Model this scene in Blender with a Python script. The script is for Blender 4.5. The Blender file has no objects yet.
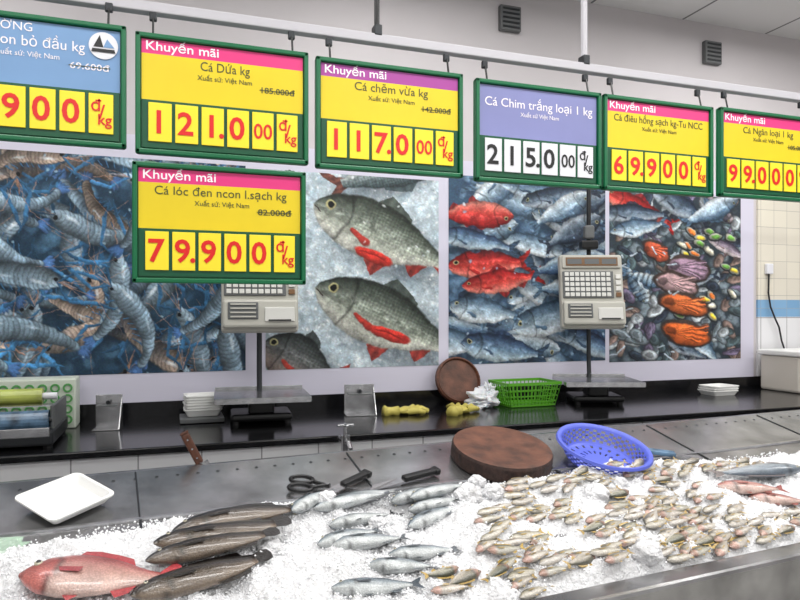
import bpy, random
import numpy as np
from math import *
from mathutils import Matrix, Vector, noise
random.seed(7); rng=np.random.default_rng(5)
scn=bpy.context.scene
scn.view_settings.view_transform='Standard'

def lin(c):
    c=np.asarray(c,float)/255.0
    return np.where(c<=0.04045,c/12.92,((c+0.055)/1.055)**2.4)
def rgba(c): return tuple(lin(c))+(1.0,)

# ---------------------------------------------------------------- materials
def mat(name,col,rough=.5,metal=0,nscale=0,namt=.1,bump=0,bscale=40,spec=.5,alpha=1,coat=0,sss=0):
    m=bpy.data.materials.new(name); m.use_nodes=True; nt=m.node_tree; N=nt.nodes; L=nt.links
    b=N['Principled BSDF']; b.inputs['Base Color'].default_value=rgba(col)
    b.inputs['Roughness'].default_value=rough; b.inputs['Metallic'].default_value=metal
    b.inputs['Specular IOR Level'].default_value=spec; b.inputs['Alpha'].default_value=alpha
    b.inputs['Coat Weight'].default_value=coat; b.inputs['Subsurface Weight'].default_value=sss
    if sss: b.inputs['Subsurface Scale'].default_value=.01
    tc=N.new('ShaderNodeTexCoord')
    if nscale:
        n=N.new('ShaderNodeTexNoise'); n.inputs['Scale'].default_value=nscale; n.inputs['Detail'].default_value=6
        L.new(tc.outputs['Object'],n.inputs['Vector'])
        r=N.new('ShaderNodeValToRGB'); c=np.asarray(col,float)
        r.color_ramp.elements[0].position=.3; r.color_ramp.elements[1].position=.7
        r.color_ramp.elements[0].color=rgba(np.clip(c*(1-namt),0,255)); r.color_ramp.elements[1].color=rgba(np.clip(c*(1+namt),0,255))
        L.new(n.outputs['Fac'],r.inputs['Fac']); L.new(r.outputs['Color'],b.inputs['Base Color'])
    if bump:
        n2=N.new('ShaderNodeTexNoise'); n2.inputs['Scale'].default_value=bscale; n2.inputs['Detail'].default_value=5
        L.new(tc.outputs['Object'],n2.inputs['Vector'])
        bp=N.new('ShaderNodeBump'); bp.inputs['Strength'].default_value=bump; bp.inputs['Distance'].default_value=.01
        L.new(n2.outputs['Fac'],bp.inputs['Height']); L.new(bp.outputs['Normal'],b.inputs['Normal'])
    return m
def vmat(name,rough=.4,spec=.5,coat=0,scale=0,bump=0):
    m=bpy.data.materials.new(name); m.use_nodes=True; nt=m.node_tree; N=nt.nodes; L=nt.links
    b=N['Principled BSDF']; a=N.new('ShaderNodeAttribute'); a.attribute_name='Col'
    b.inputs['Roughness'].default_value=rough; b.inputs['Specular IOR Level'].default_value=spec; b.inputs['Coat Weight'].default_value=coat
    b.inputs['Coat Roughness'].default_value=.12
    if scale:
        tc=N.new('ShaderNodeTexCoord'); v=N.new('ShaderNodeTexVoronoi'); v.inputs['Scale'].default_value=scale
        L.new(tc.outputs['Object'],v.inputs['Vector'])
        mr=N.new('ShaderNodeMapRange'); mr.inputs[1].default_value=0; mr.inputs[2].default_value=.8; mr.inputs[3].default_value=1.1; mr.inputs[4].default_value=.74
        L.new(v.outputs['Distance'],mr.inputs[0])
        vm=N.new('ShaderNodeVectorMath'); vm.operation='SCALE'; L.new(a.outputs['Color'],vm.inputs[0]); L.new(mr.outputs[0],vm.inputs['Scale'])
        L.new(vm.outputs[0],b.inputs['Base Color'])
        bp=N.new('ShaderNodeBump'); bp.inputs['Strength'].default_value=bump; bp.inputs['Distance'].default_value=.003; bp.invert=True
        L.new(v.outputs['Distance'],bp.inputs['Height']); L.new(bp.outputs['Normal'],b.inputs['Normal'])
    else: L.new(a.outputs['Color'],b.inputs['Base Color'])
    return m
def tilemat(name,c1,c2,mortar,w,h,axis='XZ',offset=0.0,rough=.25,ms=.012):
    m=bpy.data.materials.new(name); m.use_nodes=True; nt=m.node_tree; N=nt.nodes; L=nt.links
    b=N['Principled BSDF']; b.inputs['Roughness'].default_value=rough
    tc=N.new('ShaderNodeTexCoord'); s=N.new('ShaderNodeSeparateXYZ'); c=N.new('ShaderNodeCombineXYZ')
    L.new(tc.outputs['Object'],s.inputs[0]); L.new(s.outputs[axis[0]],c.inputs[0]); L.new(s.outputs[axis[1]],c.inputs[1])
    t=N.new('ShaderNodeTexBrick'); t.offset=offset; t.inputs['Scale'].default_value=1
    t.inputs['Brick Width'].default_value=w; t.inputs['Row Height'].default_value=h; t.inputs['Mortar Size'].default_value=ms*min(w,h)
    t.inputs['Color1'].default_value=rgba(c1); t.inputs['Color2'].default_value=rgba(c2); t.inputs['Mortar'].default_value=rgba(mortar)
    L.new(c.outputs[0],t.inputs['Vector']); L.new(t.outputs['Color'],b.inputs['Base Color'])
    bp=N.new('ShaderNodeBump'); bp.inputs['Strength'].default_value=.3; bp.inputs['Distance'].default_value=.003; bp.invert=True
    L.new(t.outputs['Fac'],bp.inputs['Height']); L.new(bp.outputs['Normal'],b.inputs['Normal'])
    return m
M={}
M['wall']=mat('wall_paint',(200,195,197),.8,nscale=1.2,namt=.03)
M['tile']=tilemat('white_tile',(226,226,228),(218,218,222),(150,150,152),.2,.2)
M['cream']=tilemat('cream_tile',(226,220,204),(219,213,199),(170,166,158),.1,.1)
M['bluetile']=tilemat('blue_tile',(120,164,202),(130,172,208),(160,166,172),.1,.1)
M['ceil']=tilemat('ceiling_tile',(228,228,227),(223,223,223),(120,120,122),.6,.6,'XY',0,.9)
M['floor']=tilemat('floor_tile',(170,168,162),(160,158,154),(110,110,108),.4,.4,'XY')
M['board']=mat('poster_border',(208,205,221),.6)
M['black']=mat('black_granite',(17,17,19),.16,nscale=60,namt=.5)
M['blk']=mat('black_plastic',(18,18,20),.4)
M['dark']=mat('dark_metal',(55,57,60),.4,.6)
M['green']=mat('sign_green',(0,100,60),.35)
M['dgreen']=mat('sign_green_dark',(0,80,50),.4)
M['pink']=mat('sign_pink',(222,50,124),.4)
M['magenta']=mat('sign_purple',(164,62,150),.4)
M['yel']=mat('sign_yellow',(230,203,24),.4,nscale=3,namt=.05)
M['lblue']=mat('sign_blue',(116,154,198),.4,nscale=2,namt=.08)
M['lav']=mat('sign_lavender',(130,134,184),.4,nscale=2,namt=.08)
M['tyel']=mat('tile_yellow',(250,224,46),.4)
M['twhite']=mat('tile_white',(224,224,230),.4)
M['red']=mat('digit_red',(218,28,24),.4)
M['ink']=mat('digit_black',(22,22,24),.4)
M['wtxt']=mat('text_white',(245,238,242),.4)
M['gtxt']=mat('text_olive',(70,76,34),.5)
M['rail']=mat('rail_paint',(186,184,190),.5)
M['steel']=mat('stainless_steel',(162,162,163),.27,.9,nscale=7,namt=.2,bump=.14,bscale=7)
M['steel2']=mat('brushed_steel',(182,182,184),.24,.95,nscale=30,namt=.08)
M['scale']=mat('scale_body',(184,182,173),.5)
M['scaled']=mat('scale_dark',(95,97,98),.5)
M['key']=mat('scale_keys',(214,213,208),.5)
M['lcd']=mat('lcd',(120,88,60),.3)
M['bgreen']=mat('green_plastic',(88,162,34),.4)
M['bblue']=mat('blue_plastic',(90,104,204),.4)
M['wood']=mat('board_wood',(90,57,43),.6,nscale=18,namt=.25,bump=.3,bscale=30)
M['wood2']=mat('bark_rim',(50,34,29),.75,nscale=50,namt=.3,bump=.5,bscale=60)
M['wood3']=mat('handle_wood',(86,50,34),.5,nscale=60,namt=.2)
M['foam']=mat('white_foam',(232,232,230),.6,bump=.05,bscale=200)
M['bag']=mat('white_bag',(218,220,224),.35,sss=.1)
M['yglove']=mat('yellow_rubber',(208,194,98),.5)
M['film']=mat('film_roll',(168,178,84),.3,nscale=12,namt=.15)
M['filmb']=mat('film_blue',(78,104,128),.25,nscale=20,namt=.4)
M['cratew']=mat('crate_white',(206,214,200),.5)
M['crateg']=mat('crate_green',(90,160,90),.5)
M['beige']=mat('beige_plastic',(206,200,190),.5)
M['clear']=mat('clear_wrap',(200,230,205),.15,alpha=.35)
M['ice']=mat('crushed_ice',(229,229,231),.4,nscale=110,namt=.06,bump=.75,bscale=190,spec=.5)
M['chip']=mat('ice_chip',(243,244,246),.2,nscale=40,namt=.03,spec=.7)
M['fish']=vmat('fish_skin',.28,.6,.55,260,.3)
M['poster']=vmat('poster_print',.45,.3)
M['lamp']=mat('lamp_diffuser',(250,250,250),.4)
lb=M['lamp'].node_tree.nodes['Principled BSDF']; lb.inputs['Emission Color'].default_value=(1,1,1,1); lb.inputs['Emission Strength'].default_value=4

# ---------------------------------------------------------------- mesh builder
def link(o,parent=None):
    bpy.context.collection.objects.link(o)
    if parent is not None: o.parent=parent
    return o
def empty(name,loc=(0,0,0)):
    e=bpy.data.objects.new(name,None); e.location=loc; e.empty_display_size=.05
    return link(e)
class MB:
    def __init__(s): s.v=[];s.f=[];s.mi=[];s.c=[];s.mats=[];s.T=Matrix.Identity(4)
    def m(s,k):
        if k not in s.mats: s.mats.append(k)
        return s.mats.index(k)
    def add(s,vs,fs,k,cols=None):
        b=len(s.v); s.v+= [tuple(s.T@Vector(p)) for p in vs]; mi=s.m(k)
        s.f+=[tuple(i+b for i in f) for f in fs]; s.mi+=[mi]*len(fs)
        s.c+= cols if cols is not None else [(1,1,1,1)]*len(vs)
    def box(s,c,d,k,bev=0,R=None):
        x,y,z=[q/2 for q in d]
        if bev<=0:
            vs=[(a*x,b*y,e*z) for a in(-1,1) for b in(-1,1) for e in(-1,1)]
            fs=[(0,1,3,2),(4,6,7,5),(0,4,5,1),(2,3,7,6),(0,2,6,4),(1,5,7,3)]
        else:
            import bmesh
            bm=bmesh.new(); bmesh.ops.create_cube(bm,size=1)
            for v in bm.verts: v.co=Vector((v.co.x*d[0],v.co.y*d[1],v.co.z*d[2]))
            bmesh.ops.bevel(bm,geom=list(bm.edges),offset=bev,segments=2,affect='EDGES',profile=.5)
            vs=[tuple(v.co) for v in bm.verts]; bm.verts.index_update(); fs=[tuple(v.index for v in f.verts) for f in bm.faces]; bm.free()
        A=Matrix.Translation(c)@(R if R is not None else Matrix.Identity(4))
        s.add([tuple(A@Vector(p)) for p in vs],fs,k)
    def tube(s,pts,r,k,n=10,r2=None):
        P=[Vector(p) for p in pts]; rings=[]; vs=[];fs=[]
        for i,p in enumerate(P):
            t=(P[min(i+1,len(P)-1)]-P[max(i-1,0)]).normalized()
            a=Vector((0,0,1)) if abs(t.z)<.9 else Vector((1,0,0))
            e1=t.cross(a).normalized(); e2=t.cross(e1)
            rr=r
            if isinstance(r,(list,tuple)): rr=r[i]
            elif r2 is not None: rr=r+(r2-r)*i/(len(P)-1)
            for j in range(n):
                q=2*pi*j/n; vs.append(tuple(p+e1*cos(q)*rr+e2*sin(q)*rr))
        for i in range(len(P)-1):
            for j in range(n): fs.append((i*n+j,i*n+(j+1)%n,(i+1)*n+(j+1)%n,(i+1)*n+j))
        fs.append(tuple(range(n))); fs.append(tuple((len(P)-1)*n+j for j in range(n)))
        s.add(vs,fs,k)
    def lathe(s,prof,k,n=32,M2=None,kf=None):
        vs=[];fs=[]
        for (r,z) in prof:
            for j in range(n): q=2*pi*j/n; vs.append((r*cos(q),r*sin(q),z))
        for i in range(len(prof)-1):
            for j in range(n): fs.append((i*n+j,i*n+(j+1)%n,(i+1)*n+(j+1)%n,(i+1)*n+j))
        if M2 is not None: vs=[tuple(M2@Vector(p)) for p in vs]
        s.add(vs,fs,k)
    def ball(s,c,r,k,n=12,m=8,jit=0,seed=0):
        vs=[];fs=[]
        r=(r,r,r) if not isinstance(r,(tuple,list)) else r
        for i in range(m+1):
            th=pi*i/m
            for j in range(n):
                q=2*pi*j/n; d=Vector((sin(th)*cos(q),sin(th)*sin(q),cos(th)))
                jj=1+jit*noise.noise(d*2.3+Vector((seed,seed*1.7,0)))
                vs.append((c[0]+d.x*r[0]*jj,c[1]+d.y*r[1]*jj,c[2]+d.z*r[2]*jj))
        for i in range(m):
            for j in range(n): fs.append((i*n+j,(i+1)*n+j,(i+1)*n+(j+1)%n,i*n+(j+1)%n))
        s.add(vs,fs,k)
    def build(s,name,parent=None,smooth=False,cols=False,loc=None,bevel=0):
        if loc is not None:
            L=Vector(loc); s.v=[tuple(Vector(p)-L) for p in s.v]
        me=bpy.data.meshes.new(name); me.from_pydata(s.v,[],s.f); 
        for k in s.mats: me.materials.append(M[k])
        me.polygons.foreach_set('material_index',s.mi)
        if smooth: me.polygons.foreach_set('use_smooth',[True]*len(s.f))
        if cols:
            a=me.color_attributes.new('Col','FLOAT_COLOR','POINT'); a.data.foreach_set('color',np.array(s.c,dtype=np.float32).ravel())
        me.update(); o=bpy.data.objects.new(name,me)
        if loc is not None: o.location=loc
        return link(o,parent)

def RX(a): return Matrix.Rotation(a,4,'X')
def RY(a): return Matrix.Rotation(a,4,'Y')
def RZ(a): return Matrix.Rotation(a,4,'Z')
TR=Matrix.Translation

# ================================================================ ROOM SHELL
def slab(name,c,d,k):
    b=MB(); b.box((0,0,0),d,k); o=b.build(name); o.location=c; return o
slab('floor',(1.5,-.5,-.05),(10,7.4,.1),'floor')
slab('wall_back',(1.5,3.05,1.56),(10,.1,3.12),'wall')
slab('ceiling',(1.5,-.5,3.17),(10,7.4,.1),'ceil')
slab('wall_right',(6.5,-.5,1.56),(.1,7.2,3.12),'wall')
slab('wall_left',(-3.5,-.5,1.56),(.1,7.2,3.12),'wall')
slab('wall_tile_cream',(4.85,2.993,1.885),(3.24,.014,.65),'cream')
slab('trim_blue_tile',(4.85,2.993,1.51),(3.24,.014,.1),'bluetile')
slab('wall_tile_white',(4.85,2.993,1.255),(3.24,.014,.41),'tile')
slab('wall_tile_counter',(1.5,2.362,.512),(9,.03,1.024),'tile')
for x,z,w,h in [(1.61,2.96,.115,.125),(2.89,2.95,.115,.125)]:
    b=MB(); b.box((0,0,0),(w,.03,h),'scaled',.004)
    for i in range(5): b.box((0,-.017,-h*.36+i*h*.18),(w*.8,.006,.008),'dark')
    b.build('wall_vent').location=(x,2.984,z)
b=MB(); b.box((1.5,2.665,1.038),(9,.67,.024),'black',.005); b.box((1.5,2.982,1.083),(9,.02,.066),'black'); b.build('black_worktop')
# ================================================================ POSTERS
def vnoise(h,w,cell):
    gh,gw=int(h/cell)+3,int(w/cell)+3; g=rng.normal(0,1,(gh,gw)); y=np.arange(h)/cell; x=np.arange(w)/cell
    yi=y.astype(int); xi=x.astype(int); fy=(y-yi); fx=(x-xi); fy=fy*fy*(3-2*fy); fx=fx*fx*(3-2*fx); fy=fy[:,None]; fx=fx[None,:]
    A=g[yi][:,xi];B=g[yi][:,xi+1];C=g[yi+1][:,xi];D=g[yi+1][:,xi+1]
    return (A*(1-fx)+B*fx)*(1-fy)+(C*(1-fx)+D*fx)*fy
class Cv:
    def __init__(s,W,H,S,bg): 
        s.S=S; s.W=int(W*S); s.H=int(H*S); s.a=np.zeros((s.H,s.W,3)); s.a[:]=bg
        s.n=.55*vnoise(s.H,s.W,16)+.4*vnoise(s.H,s.W,7)+.3*vnoise(s.H,s.W,3.2)
    def region(s,x0,y0,x1,y1):
        S=s.S; a=max(0,int(x0*S)-1);b=min(s.W,int(x1*S)+2);c=max(0,int(y0*S)-1);d=min(s.H,int(y1*S)+2)
        if a>=b or c>=d: return None
        Y,X=np.mgrid[c:d,a:b]; return (slice(c,d),slice(a,b)),X/S,Y/S
    def put(s,sl,mask,col):
        m=mask[...,None]; s.a[sl]=s.a[sl]*(1-m)+col*m
    def ell(s,cx,cy,a,b,ang,col,soft=.25,shade=.3,edge=None,op=1):
        r=max(a,b); R=s.region(cx-r,cy-r,cx+r,cy+r)
        if R is None: return
        sl,X,Y=R; dx=X-cx;dy=Y-cy; p=(dx*cos(ang)+dy*sin(ang))/a; q=(-dx*sin(ang)+dy*cos(ang))/b
        rr=p*p+q*q; mk=np.clip((1-rr)/soft,0,1)*op
        c=np.array(col)[None,None,:]*(1-shade*q-shade*.6*rr+shade*.3)[...,None]
        if edge is not None:
            e=np.clip((rr-.6)/.3,0,1)[...,None]; c=c*(1-e)+np.array(edge)*e
        s.put(sl,mk,np.clip(c*(1+.12*s.n[sl])[...,None],0,255))
    def stroke(s,pts,w0,w1,col,hl=.3,op=1):
        P=[np.array(p,float) for p in pts]; T=sum(np.linalg.norm(P[i+1]-P[i]) for i in range(len(P)-1)); acc=0
        for i in range(len(P)-1):
            l=np.linalg.norm(P[i+1]-P[i]); n=max(2,int(l/(max(.35,min(w0,w1)*.6))))
            for k in range(n):
                q=P[i]+(P[i+1]-P[i])*k/n; w=w0+(w1-w0)*(acc+l*k/n)/T
                s.ell(q[0],q[1],w,w,0,col,.7,hl,None,op)
            acc+=l
    def fish(s,x0,y0,x1,y1,h,back,side,belly,fin,flip=1,scales=0,eye=True,tail=True,stripe=None):
        L=hypot(x1-x0,y1-y0); ca=(x1-x0)/L; sa=(y1-y0)/L; R=s.region(min(x0,x1)-h,min(y0,y1)-h,max(x0,x1)+h,max(y0,y1)+h)
        if R is None: return
        s.ell((x0+x1)/2+1.5,(y0+y1)/2+h*.16,L*.5,h*.62,atan2(sa,ca),(18,24,32),.9,0,None,.5)
        sl,X,Y=R; dx=X-x0;dy=Y-y0; u=(dx*ca+dy*sa)/L; v=-(-dx*sa+dy*ca)*flip/(h/2); nz=s.n[sl]
        prof=np.interp(u,[0,.015,.05,.1,.2,.3,.42,.52,.65,.76,.84,.88],[.0,.2,.42,.62,.86,.97,1,.94,.72,.45,.28,.27],left=0,right=0)
        if tail:
            tp=np.interp(u,[.84,.87,1.0],[.22,.3,.85],left=0,right=0); notch=np.interp(u,[.92,1.0],[0,.55],left=0)
            mt=((np.abs(v)<tp)&(np.abs(v)>=notch-.01)&(u>.84)).astype(float)
            s.put(sl,mt,np.array(fin)*(.85+.15*np.sin(v*22)+.15*nz)[...,None])
        dfp=np.interp(u,[.36,.42,.6],[0,.3,.05],left=0,right=0); mf=((v>0)&(v<prof+dfp)&(dfp>0)).astype(float)
        s.put(sl,mf*.85,np.array(back)*(.95+.15*np.sin(u*90))[...,None])
        vf=np.interp(u,[.42,.5,.56],[0,.42,0],left=0,right=0)+np.interp(u,[.68,.74,.8],[0,.4,0],left=0,right=0)
        mf=((v<0)&(v>-(prof+vf))&(vf>0)).astype(float); s.put(sl,mf*.9,np.array(fin)*(.8+.15*np.sin(u*110)+.12*nz)[...,None])
        pr=np.maximum(prof,1e-3); t=np.clip(v/pr,-1,1)
        mk=np.clip((prof-np.abs(v))/.07,0,1)
        bk,sd,bl=[np.array(q,float) for q in (back,side,belly)]
        w1=np.clip(t*1.1+.05,0,1)[...,None]**.9; w2=np.clip(-t*1.2,0,1)[...,None]
        col=sd*(1-w1)*(1-w2)+bk*w1+bl*w2
        if scales:
            k=scales; a_=np.cos((u*L/k+v*h/2/k)*pi)*np.cos((u*L/k-v*h/2/k)*pi)
            g=1+(.15+.06*nz)*a_*np.clip((u-.25)*20,0,1)*np.clip((t+.9),0,1); col=col*g[...,None]
        if stripe is not None:
            col=col*(1-.4*(np.sin(u*stripe)>.3))[...,None]
        col=col*(1-.4*np.exp(-((u-.24+.05*t*t)/.010)**2))[...,None]
        col=col*(1-.14*((u<.23)*(t>-.2)))[...,None]
        col=col*(1-.4*np.clip(np.abs(t)-.65,0,1)/.35)[...,None]
        col=col*(1+.16*nz)[...,None]
        col=col+34*np.exp(-((t-.2+.1*nz)/.14)**2)[...,None]*(.6+.5*nz)[...,None]
        s.put(sl,mk,np.clip(col,0,255))
        if eye:
            ex=x0+ca*L*.1+sa*h*.1*flip; ey=y0+sa*L*.1-ca*h*.1*flip
            s.ell(ex,ey,h*.08,h*.08,0,(176,170,124),.3,.1); s.ell(ex,ey,h*.052,h*.052,0,(10,12,14),.3,0)
        s.stroke([(x0+ca*L*.01,y0+sa*L*.01+flip*h*.02),(x0+ca*L*.05,y0+sa*L*.05+flip*h*.08)],h*.012,h*.012,(60,50,50),0)
        s.stroke([(x0+ca*L*.26,y0+sa*L*.26+flip*h*.14),(x0+ca*L*.36,y0+sa*L*.36+flip*h*.26)],h*.04,h*.07,np.array(fin)*.9)
    def icebg(s,n,c0,c1,r0,r1,op=.8,soft=.8,shade=.25):
        for i in range(n):
            c=np.array(c0)+(np.array(c1)-np.array(c0))*rng.random()
            s.ell(rng.random()*s.W/s.S,rng.random()*s.H/s.S,r0+(r1-r0)*rng.random(),r0+(r1-r0)*rng.random()*.7,rng.random()*3,c,soft,shade,None,op)
def poster(name,cv,x0,x1,z0,z1,y=2.9795,warp=2.4,sat=1.0,gain=1.0):
    a=cv.a; h_,w_=a.shape[:2]
    dx=warp*(vnoise(h_,w_,34)+.6*vnoise(h_,w_,14)+.35*vnoise(h_,w_,6)); dy=warp*(vnoise(h_,w_,34)+.6*vnoise(h_,w_,14)+.35*vnoise(h_,w_,6))
    Y,X=np.mgrid[0:h_,0:w_]; a=a[np.clip((Y+dy).round().astype(int),0,h_-1),np.clip((X+dx).round().astype(int),0,w_-1)]
    g=a.mean(-1,keepdims=True); a=(g+(a-g)*sat)*gain
    H=a.shape[0]//2*2; Wd=a.shape[1]//2*2; a=a[:H,:Wd].reshape(H//2,2,Wd//2,2,3).mean((1,3)); h,w=a.shape[:2]
    a=np.clip(a*(1+.05*vnoise(h,w,1.6))[...,None]+rng.normal(0,3,a.shape),0,255)
    X,Z=np.meshgrid(np.linspace(x0,x1,w),np.linspace(z1,z0,h)); V=np.stack([X,np.zeros_like(X),Z],-1).reshape(-1,3)
    xc=(x0+x1)/2; zc=(z0+z1)/2; V[:,0]-=xc; V[:,2]-=zc
    I=np.arange(h*w).reshape(h,w); F=np.stack([I[:-1,:-1],I[1:,:-1],I[1:,1:],I[:-1,1:]],-1).reshape(-1,4)
    me=bpy.data.meshes.new(name); me.vertices.add(len(V)); me.vertices.foreach_set('co',V.ravel())
    me.loops.add(F.size); me.loops.foreach_set('vertex_index',F.ravel()); me.polygons.add(len(F)); me.polygons.foreach_set('loop_start',np.arange(len(F))*4)
    me.update(calc_edges=True)
    C=np.concatenate([lin(a.reshape(-1,3)),np.ones((h*w,1))],1).astype(np.float32)
    at=me.color_attributes.new('Col','FLOAT_COLOR','POINT'); at.data.foreach_set('color',C.ravel())
    me.materials.append(M['poster']); o=bpy.data.objects.new(name,me); o.location=(xc,y,zc); link(o)
slab('poster_backing_board',(.84,2.99,1.67),(4.7,.018,1.12),'board')
def prawn(c,x,y,L,ang,curl):
    g=.8+.35*rng.random(); blue=np.array([62,116,160])*g
    body=(np.array([126,148,164]) if rng.random()<.82 else np.array([138,124,114]))*g; tail=np.array([52,78,114])*g
    n=22; seg=L/n; s_=1 if curl>0 else -1; px,py,a=x,y,ang; pts=[]
    for i in range(n): pts.append((px,py,a)); px+=cos(a)*seg; py+=sin(a)*seg; a+=curl/n*(.3 if i<8 else 1.4)
    m_=pts[n//2]; c.ell(m_[0]+2,m_[1]+4,L*.5,L*.2,m_[2],(14,26,40),.9,0,None,.45)
    for k in (-.55,-.2,.15,.5): c.ell(px+cos(a+k)*L*.07,py+sin(a+k)*L*.07,L*.085,L*.03,a+k,tail*1.15,.4,.4)
    for i in range(3,n-3,2):
        p=pts[i]; dx,dy=-sin(p[2])*s_,cos(p[2])*s_; e=(p[0]+dx*L*.17-cos(p[2])*L*.05,p[1]+dy*L*.17-sin(p[2])*L*.05)
        c.stroke([(p[0]+dx*L*.06,p[1]+dy*L*.06),e],.8,.5,blue*.85)
    for i in range(n-1,-1,-1):
        p=pts[i]; f=i/n; w=L*np.interp(f,[0,.1,.25,.36,.6,1],[.05,.11,.14,.13,.105,.05])
        col=body*(1.0 if f<.36 else (.88+.18*((i//3)%2)))*(1-.2*f)+np.array([20,10,2])*max(0,.3-f)
        c.ell(p[0],p[1],seg*1.8,w,p[2],col,.35,.5,edge=col*.5)
    p=pts[4]; c.ell(p[0]+sin(p[2])*L*.04,p[1]-cos(p[2])*L*.04,L*.11,L*.025,p[2],(216,226,234),.9,.1,None,.65)
    p=pts[12]; c.ell(p[0]+sin(p[2])*L*.03,p[1]-cos(p[2])*L*.03,L*.1,L*.018,p[2],(200,216,230),.9,.1,None,.5)
    c.stroke([(x,y),(x-cos(ang)*L*.2,y-sin(ang)*L*.2)],1.8,.5,body*.8+np.array([24,6,0]))
    c.ell(x+cos(ang)*L*.03-sin(ang)*2.4,y+sin(ang)*L*.03+cos(ang)*2.4,2.3,2.3,0,(10,12,16),.3,0)
    for k in (-1,1):
        a1=ang+pi+k*(.5+.5*rng.random()); q1=(x+cos(a1)*L*.22,y+sin(a1)*L*.22); a2=a1-k*(.8+.6*rng.random()); q2=(q1[0]+cos(a2)*L*.3,q1[1]+sin(a2)*L*.3)
        c.stroke([(x,y),q1],1.3,1.8,blue*.8); c.stroke([q1,q2],1.9,2.6,blue); q3=(q2[0]+cos(a2+.25)*L*.18,q2[1]+sin(a2+.25)*L*.18); c.stroke([q2,q3],2.2,.6,blue*.75)
        a3=ang+pi+k*.6*rng.random(); c.stroke([(x,y),(x+cos(a3)*L*.4,y+sin(a3)*L*.4),(x+cos(a3+.3*k)*L*.8,y+sin(a3+.3*k)*L*.8)],.45,.3,(170,130,110),0,.7)
c=Cv(405,215,3,(30,54,74)); c.icebg(500,(24,46,64),(74,108,134),5,14)
for i in range(80): prawn(c,rng.random()*405,rng.random()*215,70+rng.random()*34,rng.normal(.6,1.0)+(pi if rng.random()<.4 else 0),rng.choice([-1,1])*(.4+rng.random()*1.2))
c.icebg(60,(120,150,168),(160,186,200),1,2.5)
poster('prawn_poster',c,-1.255,.311,1.236,2.131,warp=1.8,gain=1.06)
c=Cv(172,200,3,(184,198,206)); c.icebg(900,(156,176,188),(218,228,234),3,11,.6,.95,.22); c.icebg(500,(196,208,216),(240,244,246),1,3.5,.7)
c.fish(188,-34,56,16,44,(62,76,80),(112,124,126),(180,186,184),(120,70,60),1,3.2)
c.icebg(60,(196,208,216),(240,244,246),1,3,.7)
c.fish(44,31,192,96,64,(62,70,62),(140,148,136),(206,206,196),(174,54,46),1,3.6)
c.icebg(60,(196,208,216),(240,244,246),1,3,.7)
c.fish(46,116,198,188,66,(58,66,60),(134,142,130),(206,206,196),(174,54,46),1,3.6)
c.fish(-2,172,70,214,52,(46,52,52),(96,98,98),(150,130,122),(170,60,50),1,3.6)
for (x,y,a,w) in [(104,84,.4,22),(120,166,.35,24)]: 
    c.ell(x,y,w,7,a,(196,54,46),.3,.4)
    for k in range(7): c.stroke([(x-w*.7*cos(a)+k*2,y-w*.7*sin(a)),(x+w*.85*cos(a),y+w*.85*sin(a)-4+k*1.3)],.4,.3,(140,34,30),0,.6)
poster('carp_poster',c,.398,1.223,1.234,2.123,warp=1.6)
c=Cv(156,190,3,(52,78,102)); c.icebg(500,(40,60,86),(110,140,166),3,9)
gb=[((40,58,88),(96,124,150),(180,196,206),(56,78,104)),((32,44,62),(78,94,110),(160,170,180),(46,56,72)),((64,88,112),(140,162,178),(212,220,226),(84,112,138))]
rd=((140,22,26),(190,50,44),(220,130,116),(164,34,32))
for i in range(34):
    x=rng.random()*156; y=rng.random()*190; a=rng.normal(.1,.45)+(pi if rng.random()<.5 else 0); L=64+rng.random()*34
    q=gb[rng.integers(3)]; c.fish(x-cos(a)*L/2,y-sin(a)*L/2,x+cos(a)*L/2,y+sin(a)*L/2,20+rng.random()*9,*q,rng.choice([-1,1]))
for (x0,y0,x1,y1,h,q) in [(66,46,-20,74,30,gb[2]),(62,38,-16,40,28,rd),(0,92,78,84,32,rd),(12,112,90,98,24,rd),(140,10,78,50,24,gb[2]),(150,34,90,70,26,gb[1]),(0,130,70,142,28,gb[2]),(156,78,76,96,28,gb[0]),(60,154,154,128,36,gb[2]),(10,168,96,182,30,gb[0]),(150,108,80,114,24,gb[2]),(-12,58,66,72,22,gb[0])]:
    c.fish(x0,y0,x1,y1,h,*q)
c.icebg(60,(120,150,180),(190,208,222),1,2.5)
poster('mixed_fish_poster',c,1.275,2.174,1.234,2.158,warp=2.2,sat=.95,gain=1.04)
c=Cv(131,175,3,(46,56,64)); c.icebg(300,(40,48,56),(130,144,152),3,8)
for i in range(200):
    x=rng.random()*131;y=rng.random()*175; k=[(66,80,84),(100,110,116),(142,148,152),(44,52,64),(112,96,90),(92,84,104)][rng.integers(6)]
    a=rng.random()*3; w_=6+rng.random()*7; h_=3+rng.random()*3.5
    c.ell(x,y,w_,h_,a,k,.25,.5,edge=np.array(k)*.45)
    for q in (.75,.5): c.ell(x,y,w_*q,h_*q,a,np.array(k)*(1.25 if q>.6 else .9),.4,.3)
for i in range(8):
    x=rng.random()*131;y=rng.random()*175;a=rng.normal(.5,.4)+pi*(i%2); c.fish(x-cos(a)*24,y-sin(a)*24,x+cos(a)*24,y+sin(a)*24,15,*[gb[1],gb[2],((70,64,80),(140,128,140),(190,180,180),(110,90,90))][i%3],1,0,True,True,[None,60][i%2])
c.fish(-6,2,64,34,24,*rd); c.fish(-10,24,60,22,20,*gb[1]); c.fish(40,-4,100,30,24,*gb[1]); c.fish(128,0,70,32,22,*gb[2]); c.fish(0,44,56,30,18,*gb[2])
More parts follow.
